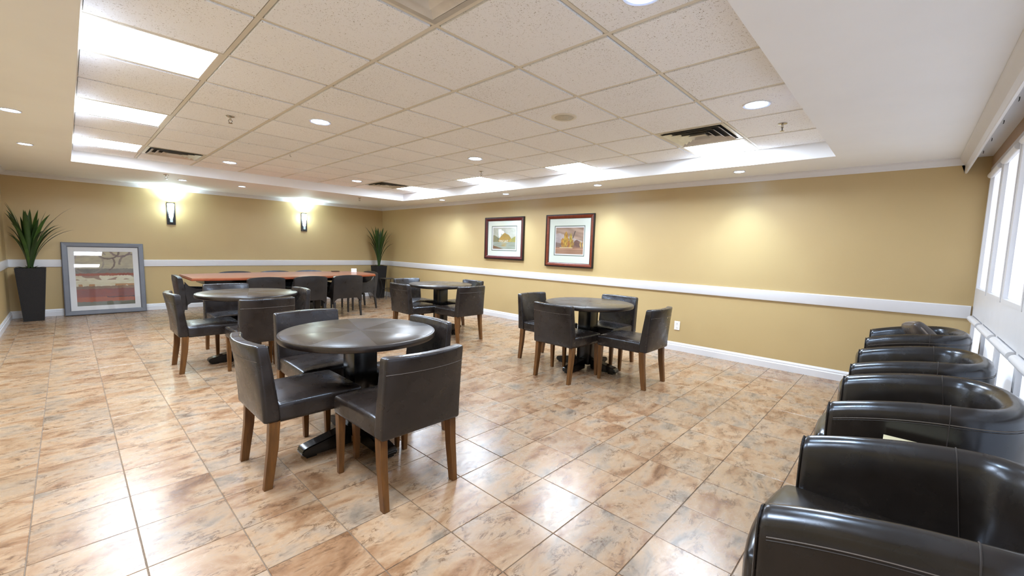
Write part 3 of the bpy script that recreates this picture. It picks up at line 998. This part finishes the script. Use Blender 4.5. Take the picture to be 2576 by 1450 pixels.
# ------------------------------------------------------------------ tub chairs along the blinds (face +y)
def make_tub():
    t = empty('tub_chair')
    TH = .092
    HWc = .34 - TH / 2
    yf, yr, yb = .30, -.10, -.315 + TH / 2
    def path(u):                                   # u 0..1 from right arm front around the back to left arm front
        L1 = yf - yr
        n_ = 0
        if u < .32:
            k = u / .32
            return Vector((HWc, yf - L1 * k, 0)), Vector((0, -1, 0))
        if u > .68:
            k = (1 - u) / .32
            return Vector((-HWc, yf - L1 * k, 0)), Vector((0, 1, 0))
        a = pi * (u - .32) / .36
        e_ = 2.4
        def pt(a):
            c, s_ = cos(a), sin(a)
            return Vector((HWc * (abs(c) ** (2 / e_)) * (1 if c >= 0 else -1), yr - (yr - yb) * (abs(s_) ** (2 / e_)), 0))
        p = pt(a)
        d = (pt(min(pi, a + .02)) - pt(max(0, a - .02)))
        return p, d.normalized()
    def top(p):
        k = min(1, max(0, (yf - p.y) / .56))
        return .656 + .098 * (1 - (1 - k) ** 2)
    N = 48
    def prof(h, k):                                # k = how far back; pairs (offset outwards, z)
        o = TH / 2
        return [(o - .012, .085), (o - .006, .30), (o, h - .075), (o, h - .035), (o - .010, h - .014), (o - .030, h - .002), (0, h + .003),
                (-o + .026, h - .003), (-o + .008, h - .018), (-o, h - .045), (-o - .012, h - .12), (-o - .016, .42), (-o - .016, .26)]
    bm = bmesh.new()
    rings = []
    us = [0, .004, .012] + [i / N for i in range(1, N)] + [.988, .996, 1]
    for ii, u in enumerate(us):
        p, d = path(u)
        nrm = Vector((-d.y, d.x, 0))               # outward
        if nrm.dot(Vector((p.x, p.y + .02, 0))) < 0: nrm = -nrm
        h = top(p)
        shr = {0: .014, 1: .006, 2: .0}.get(min(ii, len(us) - 1 - ii), 0.0)
        ring = []
        for (o, z) in prof(h, 0):
            o2 = o - shr if o > 0 else o + shr
            z2 = z - shr if z > h - .1 else z
            ring.append(bm.verts.new(p + nrm * o2 + Vector((0, 0, z2))))
        rings.append(ring)
    for a, b_ in zip(rings, rings[1:]):
        for q in range(len(a) - 1):
            bm.faces.new((a[q], a[q + 1], b_[q + 1], b_[q]))
        bm.faces.new((a[-1], a[0], b_[0], b_[-1]))
    bm.faces.new(rings[0]); bm.faces.new(rings[-1])
    obj('shell', bm, M_LEATH2, t, angle=50)
    # stitched line under the roll, outside, and cord round the arm fronts
    pts1, pts2 = [], []
    for i in range(2, 95):
        u = i / 96
        p, d = path(u)
        nrm = Vector((-d.y, d.x, 0))
        if nrm.dot(Vector((p.x, p.y + .02, 0))) < 0: nrm = -nrm
        h = top(p)
        pts1.append(p + nrm * (TH / 2 + .0003) + Vector((0, 0, h - .062)))
        pts2.append(p + nrm * (TH / 2 + .0003) + Vector((0, 0, h - .070)))
    obj('top_stitching', tube(bmesh.new(), pts1, .0016, 4), M_STITCH, t)
    obj('top_stitching', tube(bmesh.new(), pts2, .0012, 4), M_SEAM, t)
    for u in (.30, .70):
        p, d = path(u)
        nrm = Vector((-d.y, d.x, 0))
        if nrm.dot(Vector((p.x, p.y + .02, 0))) < 0: nrm = -nrm
        h = top(p)
        pr = prof(h, 0)[1:-1]
        pts = []
        for (o, z) in pr:
            q = p + nrm * (o + (.0005 if o > 0 else -.0005)) + Vector((0, 0, z + (.0006 if z > h - .03 else 0)))
            if o < 0: q.y -= .10 * (h - z)          # inner seam runs back and down
            pts.append(q)
        obj('cross_seam', tube(bmesh.new(), pts, .0018, 5), M_SEAM, t)
    for s_, u in ((1, 0.004), (-1, .996)):
        p, d = path(u)
        h = top(p)
        pts = []
        for (o, z) in prof(h, 0):
            q = p + Vector((s_ * (o - .004 if o > 0 else o + .004), .001, z - (.004 if z > h - .1 else 0)))
            pts.append(q)
        obj('arm_piping', tube(bmesh.new(), pts, .0035, 6), M_LEATH2, t)
    # seat cushion, front apron
    def fc(p):
        x, y, z = p
        if z > 0: z += .018 * max(0, 1 - (x / .24) ** 4) * max(0, 1 - (y / .27) ** 4)
        if y > .15: y += .030 * max(0, 1 - (x / .27) ** 2)
        return (x, y, z)
    hw = HWc - TH / 2 + .014
    obj('seat_cushion', rbox(hw * 2, .56, .165, .035, 5, fc, (0, .055, .408)), M_LEATH2, t, angle=60)
    obj('front_apron', rbox(hw * 2 - .004, .50, .235, .02, 2, None, (0, .045, .206)), M_LEATH2, t, angle=60)
    for x, y in ((.26, .24), (-.26, .24), (.22, -.2), (-.22, -.2)):
        obj('leg', taper(bmesh.new(), x, y, 0, .09, .016, .022), M_ESP, t)
    return t
tub0 = make_tub()
TUB = [(.197, 'black-brown leather tub chair nearest the camera, cut off by the photo edge'),
       (1.31, 'black-brown leather tub chair second from the camera, behind the cream book'),
       (2.28, 'black-brown leather tub chair third from the camera'),
       (3.50, 'black-brown leather tub chair farthest, by the tan wall, with a cushion on it')]
for n_, (x, lb) in enumerate(TUB):
    loc = (x, -1.880 if n_ == 0 else -1.895, 0)
    if n_ == 0: tub0.location = loc; tag(tub0, lb, 'armchair', 'leather tub chairs in a row')
    else: dup(tub0, loc, 0, lb, 'leather tub chairs in a row')

# cushion in the farthest tub chair
def fcu(p):
    x, y, z = p
    k = max(0, 1 - (x / .20) ** 2) * max(0, 1 - (y / .20) ** 2)
    return (x, y, z * (.35 + 1.0 * k ** .5))
t = empty('cushion', (3.56, -1.97, .635), 0, 'grey-brown cushion with pale piping leaning in the farthest tub chair', 'cushion', rot=(radians(52), radians(8), radians(12)))
obj('cover', rbox(.38, .38, .11, .03, 7, fcu), make_leather('brown_cushion', (74, 64, 56), .32), t, angle=70)
pp = []
for k in range(40):
    a = 2 * pi * k / 40
    c, s_ = cos(a), sin(a)
    pp.append((.192 * abs(c) ** .35 * (1 if c > 0 else -1), .192 * abs(s_) ** .35 * (1 if s_ > 0 else -1), 0))
obj('piping', tube(bmesh.new(), pp, .006, 6, closed=True), M_PIPE, t)

# low table with a book between the two nearest tub chairs
t = empty('end_table', (.77, -1.90, 0), 0, 'small dark end table between the two nearest tub chairs', 'table')
obj('tabletop', bevel(B(-.15, .15, -.2, .2, .549, .572), .004, 1), M_ESP, t)
for sx in (-1, 1):
    for sy in (-1, 1):
        obj('leg', taper(bmesh.new(), sx * .13, sy * .18, 0, .549, .012, .016), M_ESP, t)
t = empty('book', (.832, -1.905, .5725), 0.0, 'cream-edged book lying between the two nearest tub chairs', 'book')
obj('pages', B(-.082, .082, -.112, .112, .003, .026), M_PAPER, t, smooth=False)
bm = box(bmesh.new(), -.085, .085, -.115, .115, 0, .003); box(bm, -.085, .085, -.115, .115, .026, .029)
obj('cover', bm, mat('pale_book_cover', (206, 196, 160), .5), t, smooth=False)

# ------------------------------------------------------------------ plants
def make_plant(name, loc, rz, s_top, s_bot, hpot, leaves, label, seed):
    t = empty(name, loc, rz, label, 'plant', 'agaves in tall black pots')
    rr = random.Random(seed)
    bm = bmesh.new()
    lv = [(s_bot, 0), (s_bot, .01), (s_top, hpot - .004), (s_top, hpot), (s_top - .018, hpot), (s_top - .022, hpot - .03)]
    rings = [[bm.verts.new((a * s_, b * s_, z)) for a, b in ((-1, -1), (1, -1), (1, 1), (-1, 1))] for s_, z in lv]
    for a, b_ in zip(rings, rings[1:]):
        for q in range(4): bm.faces.new((a[q], a[(q + 1) % 4], b_[(q + 1) % 4], b_[q]))
    bm.faces.new(rings[0])
    obj('pot', bm, M_POT, t, smooth=False)
    obj('soil', B(-s_top + .0225, s_top - .0225, -s_top + .0225, s_top - .0225, hpot - .05, hpot - .032), M_SOIL, t, smooth=False)
    for (az, reach, height, width, droop) in leaves:
        for comp, lo, hi in ((cos(az), XL - loc[0] + .03, XR - loc[0] - .03), (sin(az), -9, YB - loc[1] - .03)):
            lim = (lo / comp) if comp < -1e-3 else (hi / comp) if comp > 1e-3 else 9
            reach = min(reach, max(.02, lim - .045))
        bm = bmesh.new()
        n = 12
        d = Vector((cos(az), sin(az), 0)); sd = Vector((-sin(az), cos(az), 0))
        prev = None
        for i in range(n + 1):
            k = i / n
            r = reach * (k ** 1.75) * (1 - droop * 0) + .025
            z = height * (k - droop * k ** 3.2) / max(.35, 1 - droop) if droop else height * k
            w = width * (.55 + 1.3 * k - .2 * k * k) * (1 - k ** 2.6) ** .9 * .75 + .0006
            p = d * r + Vector((0, 0, hpot - .035 + z))
            fold = .32 * w
            row = [bm.verts.new(p + sd * w + Vector((0, 0, fold)) - d * fold * .6), bm.verts.new(p), bm.verts.new(p - sd * w + Vector((0, 0, fold)) - d * fold * .6)]
            if prev:
                bm.faces.new((prev[0], prev[1], row[1], row[0])); bm.faces.new((prev[1], prev[2], row[2], row[1]))
            prev = row
        obj('leaf', bm, M_LEAF, t, angle=80)
    return t
def leafset(seed, R, Hh, n1=8, n2=9, n3=9, extra=()):
    rr = random.Random(seed)
    out = []
    for i in range(n1):                               # upright middle
        out.append((2 * pi * i / n1 + rr.uniform(-.2, .2), R * rr.uniform(.15, .50), Hh * rr.uniform(.80, .98), .042, 0.05))
    for i in range(n2):
        out.append((2 * pi * i / n2 + rr.uniform(-.2, .2), R * rr.uniform(.60, 1.0), Hh * rr.uniform(.84, .98), .038, .16))
    for i in range(n3):
        out.append((2 * pi * i / n3 + rr.uniform(-.2, .2), R * rr.uniform(.85, 1.15), Hh * rr.uniform(.55, .78), .028, .24))
    for i in range(7):                                # dry stubs at the rim
        out.append((2 * pi * i / 7 + rr.uniform(-.3, .3), .13, .06, .014, 0.0))
    return out + list(extra)
make_plant('potted_agave', (-1.70, 7.80, 0), 0, .155, .105, .80, leafset(5, .42, .95, 8, 9, 9, [(0.05, .46, .98, .016, .18), (-.35, .40, .64, .018, .2), (2.9, .36, 1.0, .028, .12), (3.5, .34, .98, .030, .12)]),
           'spiky green agave in a tall black pot in the left corner beside the leaning frame', 1)
make_plant('potted_agave', (3.99, 7.74, 0), 0, .142, .092, .795, leafset(11, .32, 1.02, 8, 9, 8, [(3.6, .30, .98, .014, .15)]),
           'spiky green agave in a tall black pot in the far right corner', 2)

# ------------------------------------------------------------------ little iron tables by the far plant
def make_bistro():
    t = empty('side_table')
    h = .505
    obj('tabletop', bevel(B(-.165, .165, -.165, .165, h - .012, h), .002, 1), M_IRON, t)
    obj('mosaic', B(-.15, .15, -.15, .15, h + .0002, h + .002), M_GREYTOP, t, smooth=False)
    for sx in (-1, 1):
        for sy in (-1, 1):
            pts = [(sx * .145, sy * .145, h - .013), (sx * .115, sy * .115, .38), (sx * .105, sy * .105, .26), (sx * .125, sy * .125, .12), (sx * .16, sy * .16, .006)]
            obj('leg', tube(bmesh.new(), pts, .0065, 6), M_IRON, t)
    bm = bmesh.new()
    for a in range(4):
        c0 = (cos(pi / 4 + a * pi / 2) * .15, sin(pi / 4 + a * pi / 2) * .15, .25)
        c1 = (cos(pi / 4 + (a + 1) * pi / 2) * .15, sin(pi / 4 + (a + 1) * pi / 2) * .15, .25)
        tube(bm, [c0, c1], .005, 6)
    obj('stretcher', bm, M_IRON, t)
    return t
bs = make_bistro()
bs.location = (4.05, 7.385, 0); tag(bs, 'small square iron side table in front of the far corner agave', 'table', 'small iron tables')
dup(bs, (3.56, 7.80, 0), 0, 'small iron side table half hidden behind the right end of the long table', 'small iron tables')

# ------------------------------------------------------------------ pictures
def art_mesh(name, w, h, nx, ny, func, parent, loc, rot=None):
    """flat printed sheet in the local x-z plane, facing -y; colours from func(u, v)"""
    bm = bmesh.new()
    vs = [[bm.verts.new((-w / 2 + w * i / nx, 0, -h / 2 + h * j / ny)) for i in range(nx + 1)] for j in range(ny + 1)]
    for j in range(ny):
        for i in range(nx):
            bm.faces.new((vs[j][i], vs[j][i + 1], vs[j + 1][i + 1], vs[j + 1][i]))
    me = bpy.data.meshes.new(name)
    bm.to_mesh(me); bm.free()
    at = me.color_attributes.new('ink', 'FLOAT_COLOR', 'POINT')
    k = 0
    for j in range(ny + 1):
        for i in range(nx + 1):
            c = func(i / nx, j / ny)
            at.data[k].color = lin(tuple(max(0, min(255, x * .86)) for x in c)); k += 1
    me.materials.append(M_PRINT)
    o = bpy.data.objects.new(name, me); COL.objects.link(o); o.parent = parent; o.location = loc
    return o
def nz(x, y, s=0.0):
    return noise.noise(Vector((x, y, s)))
def mixc(a, b, k):
    k = max(0, min(1, k))
    return tuple(p * (1 - k) + q * k for p, q in zip(a, b))
def sst(a, b, x):
    k = max(0, min(1, (x - a) / (b - a))); return k * k * (3 - 2 * k)

def frame_rails(t, w, h, fw_, dep, mt, name='frame_rail', prof=None, back=0.0):
    """four mitred rails in the local x-z plane; outer size w x h; front towards -y"""
    prof = prof or [(0, 0), (0, -dep * .8), (fw_ * .15, -dep), (fw_ * .8, -dep * .9), (fw_, -dep * .6), (fw_, 0)]
    for L, Hh, rot in ((w, h, 0), (w, h, pi), (h, w, pi / 2), (h, w, -pi / 2)):
        bm = bmesh.new()
        a = [bm.verts.new((-L / 2 + o, back + y, -Hh / 2 + o)) for o, y in prof]
        b_ = [bm.verts.new((L / 2 - o, back + y, -Hh / 2 + o)) for o, y in prof]
        n = len(prof)
        for q in range(n):
            bm.faces.new((a[q], a[(q + 1) % n], b_[(q + 1) % n], b_[q]))
        bm.faces.new(a); bm.faces.new(b_)
        obj(name, bm, mt, t, smooth=False, rot=(0, rot, 0))

def window_board(w, h, iw, ih, y0, y1, cx=0.0, cz=0.0):
    bm = bmesh.new()
    box(bm, -w / 2, w / 2, y0, y1, cz + ih / 2, h / 2); box(bm, -w / 2, w / 2, y0, y1, -h / 2, cz - ih / 2)
    box(bm, -w / 2, cx - iw / 2, y0, y1, cz - ih / 2, cz + ih / 2); box(bm, cx + iw / 2, w / 2, y0, y1, cz - ih / 2, cz + ih / 2)
    return bm

def land_a(u, v):
    n = nz(u * 5, v * 5, 1) * .5 + nz(u * 14, v * 14, 2) * .3
    sky = mixc((176, 176, 158), (208, 206, 192), .5 + n + .5 * (u - .4))
    c = sky
    hill = .48 + .16 * exp(-((u - .02) / .2) ** 2) + .04 * nz(u * 4, 0, 3)
    if v < hill: c = mixc((118, 122, 96), (150, 138, 92), .5 + n)
    m = .74 - 2.4 * abs(u - .55) ** 1.7 + .03 * nz(u * 9, 0, 5)
    if v < m and .25 < u < .80: c = mixc((188, 146, 62), (156, 128, 66), .5 + 1.2 * n + 1.0 * (u - .5))
    r = .42 + .20 * (u - .72) / .28 if u > .72 else 0
    if u > .72 and v < r + .04 * nz(u * 12, 0, 9): c = mixc((150, 150, 84), (196, 168, 84), .5 + 1.5 * n)
    if v < .34:
        rf = mixc((150, 156, 136), (182, 140, 60), sst(.16, .02, abs(u - .5)) * sst(.05, .12, v))
        c = mixc(rf, (178, 184, 170), .4 + nz(u * 3, v * 22, 7))
        if v < .18 - .35 * u: c = mixc((138, 98, 66), (112, 92, 70), .5 + n * 2)
    if abs(v - .38) < .05 and .27 < u < .68 and nz(u * 26, v * 30, 4) > .02: c = (222, 214, 188)
    return c
def land_b(u, v):
    n = nz(u * 5, v * 7, 11) * .5 + nz(u * 16, v * 16, 12) * .3
    c = mixc((156, 128, 108), (190, 160, 138), .5 + nz(u * 2.2, v * 9 + u * 2, 13) * 1.3)
    m = .80 - .28 * abs(u - .15) - .10 * u + .05 * nz(u * 5, 1, 14)
    if v < m: c = mixc((176, 160, 156), (204, 190, 180), .5 + n * 1.4 + .3 * (u - .4))
    if v < .44 + .08 * nz(u * 4, 3, 15) - .1 * u * (1 - u): c = mixc((146, 122, 112), (120, 98, 88), .5 + n)
    for (cx, top_, wd, col) in ((.26, .62, .06, (196, 140, 60)), (.38, .86, .085, (198, 150, 56)), (.36, .70, .07, (214, 178, 66)), (.55, .80, .055, (200, 176, 62)), (.49, .52, .05, (190, 128, 60)), (.62, .56, .05, (168, 132, 66)), (.90, .50, .03, (214, 178, 98)), (.97, .50, .02, (214, 178, 98))):
        if .26 < v < top_:
            k = (v - .26) / (top_ - .26)
            hw = wd * (sin(pi * min(1, k * .9 + .12)) ** .7) * (1 + .5 * nz(u * 20, v * 14, 16))
            if abs(u - cx) < hw: c = mixc(col, mixc(col, (120, 76, 40), .6), .35 + 1.6 * nz(u * 22, v * 9, 17))
    if abs(v - .72) < .14 and abs(u - .66 - .3 * (v - .72)) < .018: c = (104, 88, 80)
    if .16 < v < .54 - .5 * abs(u - .76) and abs(u - .77) < .10 + .03 * nz(v * 16, u, 18): c = mixc((110, 80, 72), (136, 100, 82), .5 + 2 * n)
    if v < .26: c = mixc((150, 108, 80), (182, 140, 112), .5 + nz(u * 2.5, v * 26, 19) * 1.2)
    if abs(v - .245) < .018 and .16 < u < .62: c = (224, 198, 152)
    if abs(v - .19) < .012: c = (206, 158, 126)
    if v < .16: c = mixc(c, (176, 138, 112), .5)
    return c
def bands(u, v):
    n = nz(u * 3, v * 14, 21) * .6 + nz(u * 12, v * 30, 22) * .4
    f = nz(u * 30, v * 34, 23)
    e = v + .006 * nz(u * 9, 0, 24) + .012 * f
    if e > .68: c = mixc((178, 168, 146), (202, 190, 158), .5 + n * 1.3)
    elif e > .595: c = mixc((122, 118, 110), (148, 142, 130), .5 + n)
    elif e > .55: c = mixc((170, 88, 58), (146, 74, 50), .5 + n)
    elif e > .36:
        c = mixc((214, 204, 170), (232, 226, 200), .5 + n * 1.4)
        if v > .47 and nz(u * 7, v * 12, 25) > .16: c = mixc(c, (134, 98, 84), .7)
        if v < .40 and nz(u * 9, v * 9, 26) > .12: c = mixc(c, (172, 110, 60), .7)
    elif e > .31: c = mixc((122, 96, 76), (146, 112, 84), .5 + n)
    elif e > .16: c = mixc((148, 72, 54), (126, 70, 62), .5 + n * 1.2 + .4 * (u - .5))
    elif e > .145 and u > .5: c = (76, 52, 52)
    elif e > .075: c = mixc((176, 92, 52), (158, 78, 46), .5 + n)
    else: c = mixc((112, 112, 96), (130, 126, 106), .5 + n)
    asp = .709 / .904
    for (cx, cy, r, wd, col, a0, a1) in ((.56, 1.02, .155, .020, (104, 88, 84), pi, 2 * pi), (.47, .79, .155, .017, (110, 92, 90), -1.1, .65), (.22, .79, .20, .016, (158, 148, 138), -pi, pi),
                                         (.97, .78, .17, .022, (128, 114, 110), .6, 3.3), (.28, .80, .23, .015, (150, 140, 136), .6, 2.9), (.78, 1.06, .15, .022, (128, 108, 108), pi, 2 * pi)):
        dx, dy = (u - cx) * asp * 1.0, (v - cy)
        d = sqrt(dx * dx + dy * dy); an = math.atan2(dy, dx)
        if an < a0: an += 2 * pi
        if v > .60 and abs(d - r) < wd * (.7 + .5 * f) and a0 <= an <= a1: c = mixc(c, col, .75)
    return c

def wall_picture(name, loc, w, h, mw, mh, lw, lh, aw, ah, fm, func, label):
    t = empty(name, loc, 0, label, 'picture', 'framed pictures on the right wall', rot=(0, 0, pi / 2 + pi))
    # local x runs along world -y, front (-y local) looks into the room (-x)
    fwd = (w - mw) / 2
    frame_rails(t, w, h, .016, .034, M_BLACK, 'outer_lip', [(0, 0), (0, -.034), (.016, -.034), (.016, 0)])
    frame_rails(t, w - .032, h - .032, fwd - .024, .03, fm, 'frame_rail', [(0, -.004), (0, -.030), (.012, -.034), (fwd - .034, -.026), (fwd - .024, -.020), (fwd - .024, -.004)])
    frame_rails(t, mw + .016, mh + .016, .008, .02, M_BLACK, 'inner_lip', [(0, -.004), (0, -.019), (.008, -.017), (.008, -.004)])
    obj('backing', B(-w / 2 + .02, w / 2 - .02, -.0035, -.0005, -h / 2 + .02, h / 2 - .02), M_BLACK, t, smooth=False)
    obj('mat_board', window_board(mw, mh, lw, lh, -.0125, -.0105), M_MAT, t, smooth=False)
    obj('mat_line', window_board(lw + .01, lh + .01, lw - .026, lh - .026, -.0104, -.0095), M_GREEN, t, smooth=False)
    obj('inner_mat', window_board(lw, lh, aw, ah, -.0094, -.0085), M_MATW, t, smooth=False)
    art_mesh('print', aw + .01, ah + .01, 110, 90, func, t, (0, -.0075, 0))
    obj('glass', B(-mw / 2 + .001, mw / 2 - .001, -.0155, -.0140, -mh / 2 + .001, mh / 2 - .001), M_GLASS, t, smooth=False)
    return t
wall_picture('framed_picture', (XR - .001, 3.722, 1.497), 1.01, .786, .858, .652, .658, .464, .585, .396, M_FR1, land_a,
             'picture in a burgundy frame, gold hill by water, left one on the right wall')
wall_picture('framed_picture', (XR - .001, 2.235, 1.464), .95, .856, .806, .718, .604, .49, .548, .428, M_FR2, land_b,
             'picture in a mahogany frame, yellow trees and brown water, right one on the wall')

# leaning frame
lean = math.asin(.140 / 1.195)
t = empty('leaning_picture', (-.88, 8.008, 0.0), 0, 'large grey framed abstract print standing on the floor, leaning on the back wall', 'picture', rot=(-lean, 0, 0))
w, h = 1.0, 1.195
g = empty('frame_assembly')
bpy.data.objects.remove(g)
def shift(o_list, dz):
    for o in o_list: o.location.z += dz
before = set(o.name for o in t.children)
frame_rails(t, w, h, .074, .030, M_GREYFRAME)
obj('backing', B(-w / 2 + .02, w / 2 - .02, -.0035, -.0005, -h / 2 + .02, h / 2 - .02), M_BLACK, t, smooth=False)
obj('mat_board', window_board(.854, 1.05, .708, .905, -.014, -.012), M_MATW, t, smooth=False)
art_mesh('print', .716, .913, 150, 190, bands, t, (0, -.0105, 0))
obj('glass', B(-.426, .426, -.0175, -.0160, -.524, .524), M_GLASS, t, smooth=False)
shift(t.children, h / 2 + .004)

# ------------------------------------------------------------------ wall outlet
t = empty('wall_outlet', (XR - .0005, .40, .34), 0, 'white wall outlet on the tan wall above the baseboard', 'outlet', rot=(0, 0, -pi / 2))
obj('plate', bevel(B(-.037, .037, -.006, 0, -.06, .06), .002, 1), M_PLASTIC, t)
for z in (-.026, .026):
    s_ = obj('socket', bevel(B(-.017, .017, -.0085, -.0062, z - .016, z + .016), .001, 1), M_PLASTIC, t)
    bm = B(-.008, -.005, -.0092, -.0086, z - .003, z + .008); box(bm, .005, .008, -.0092, -.0086, z - .003, z + .008)
    obj('slot', bm, M_DARK, s_, smooth=False)
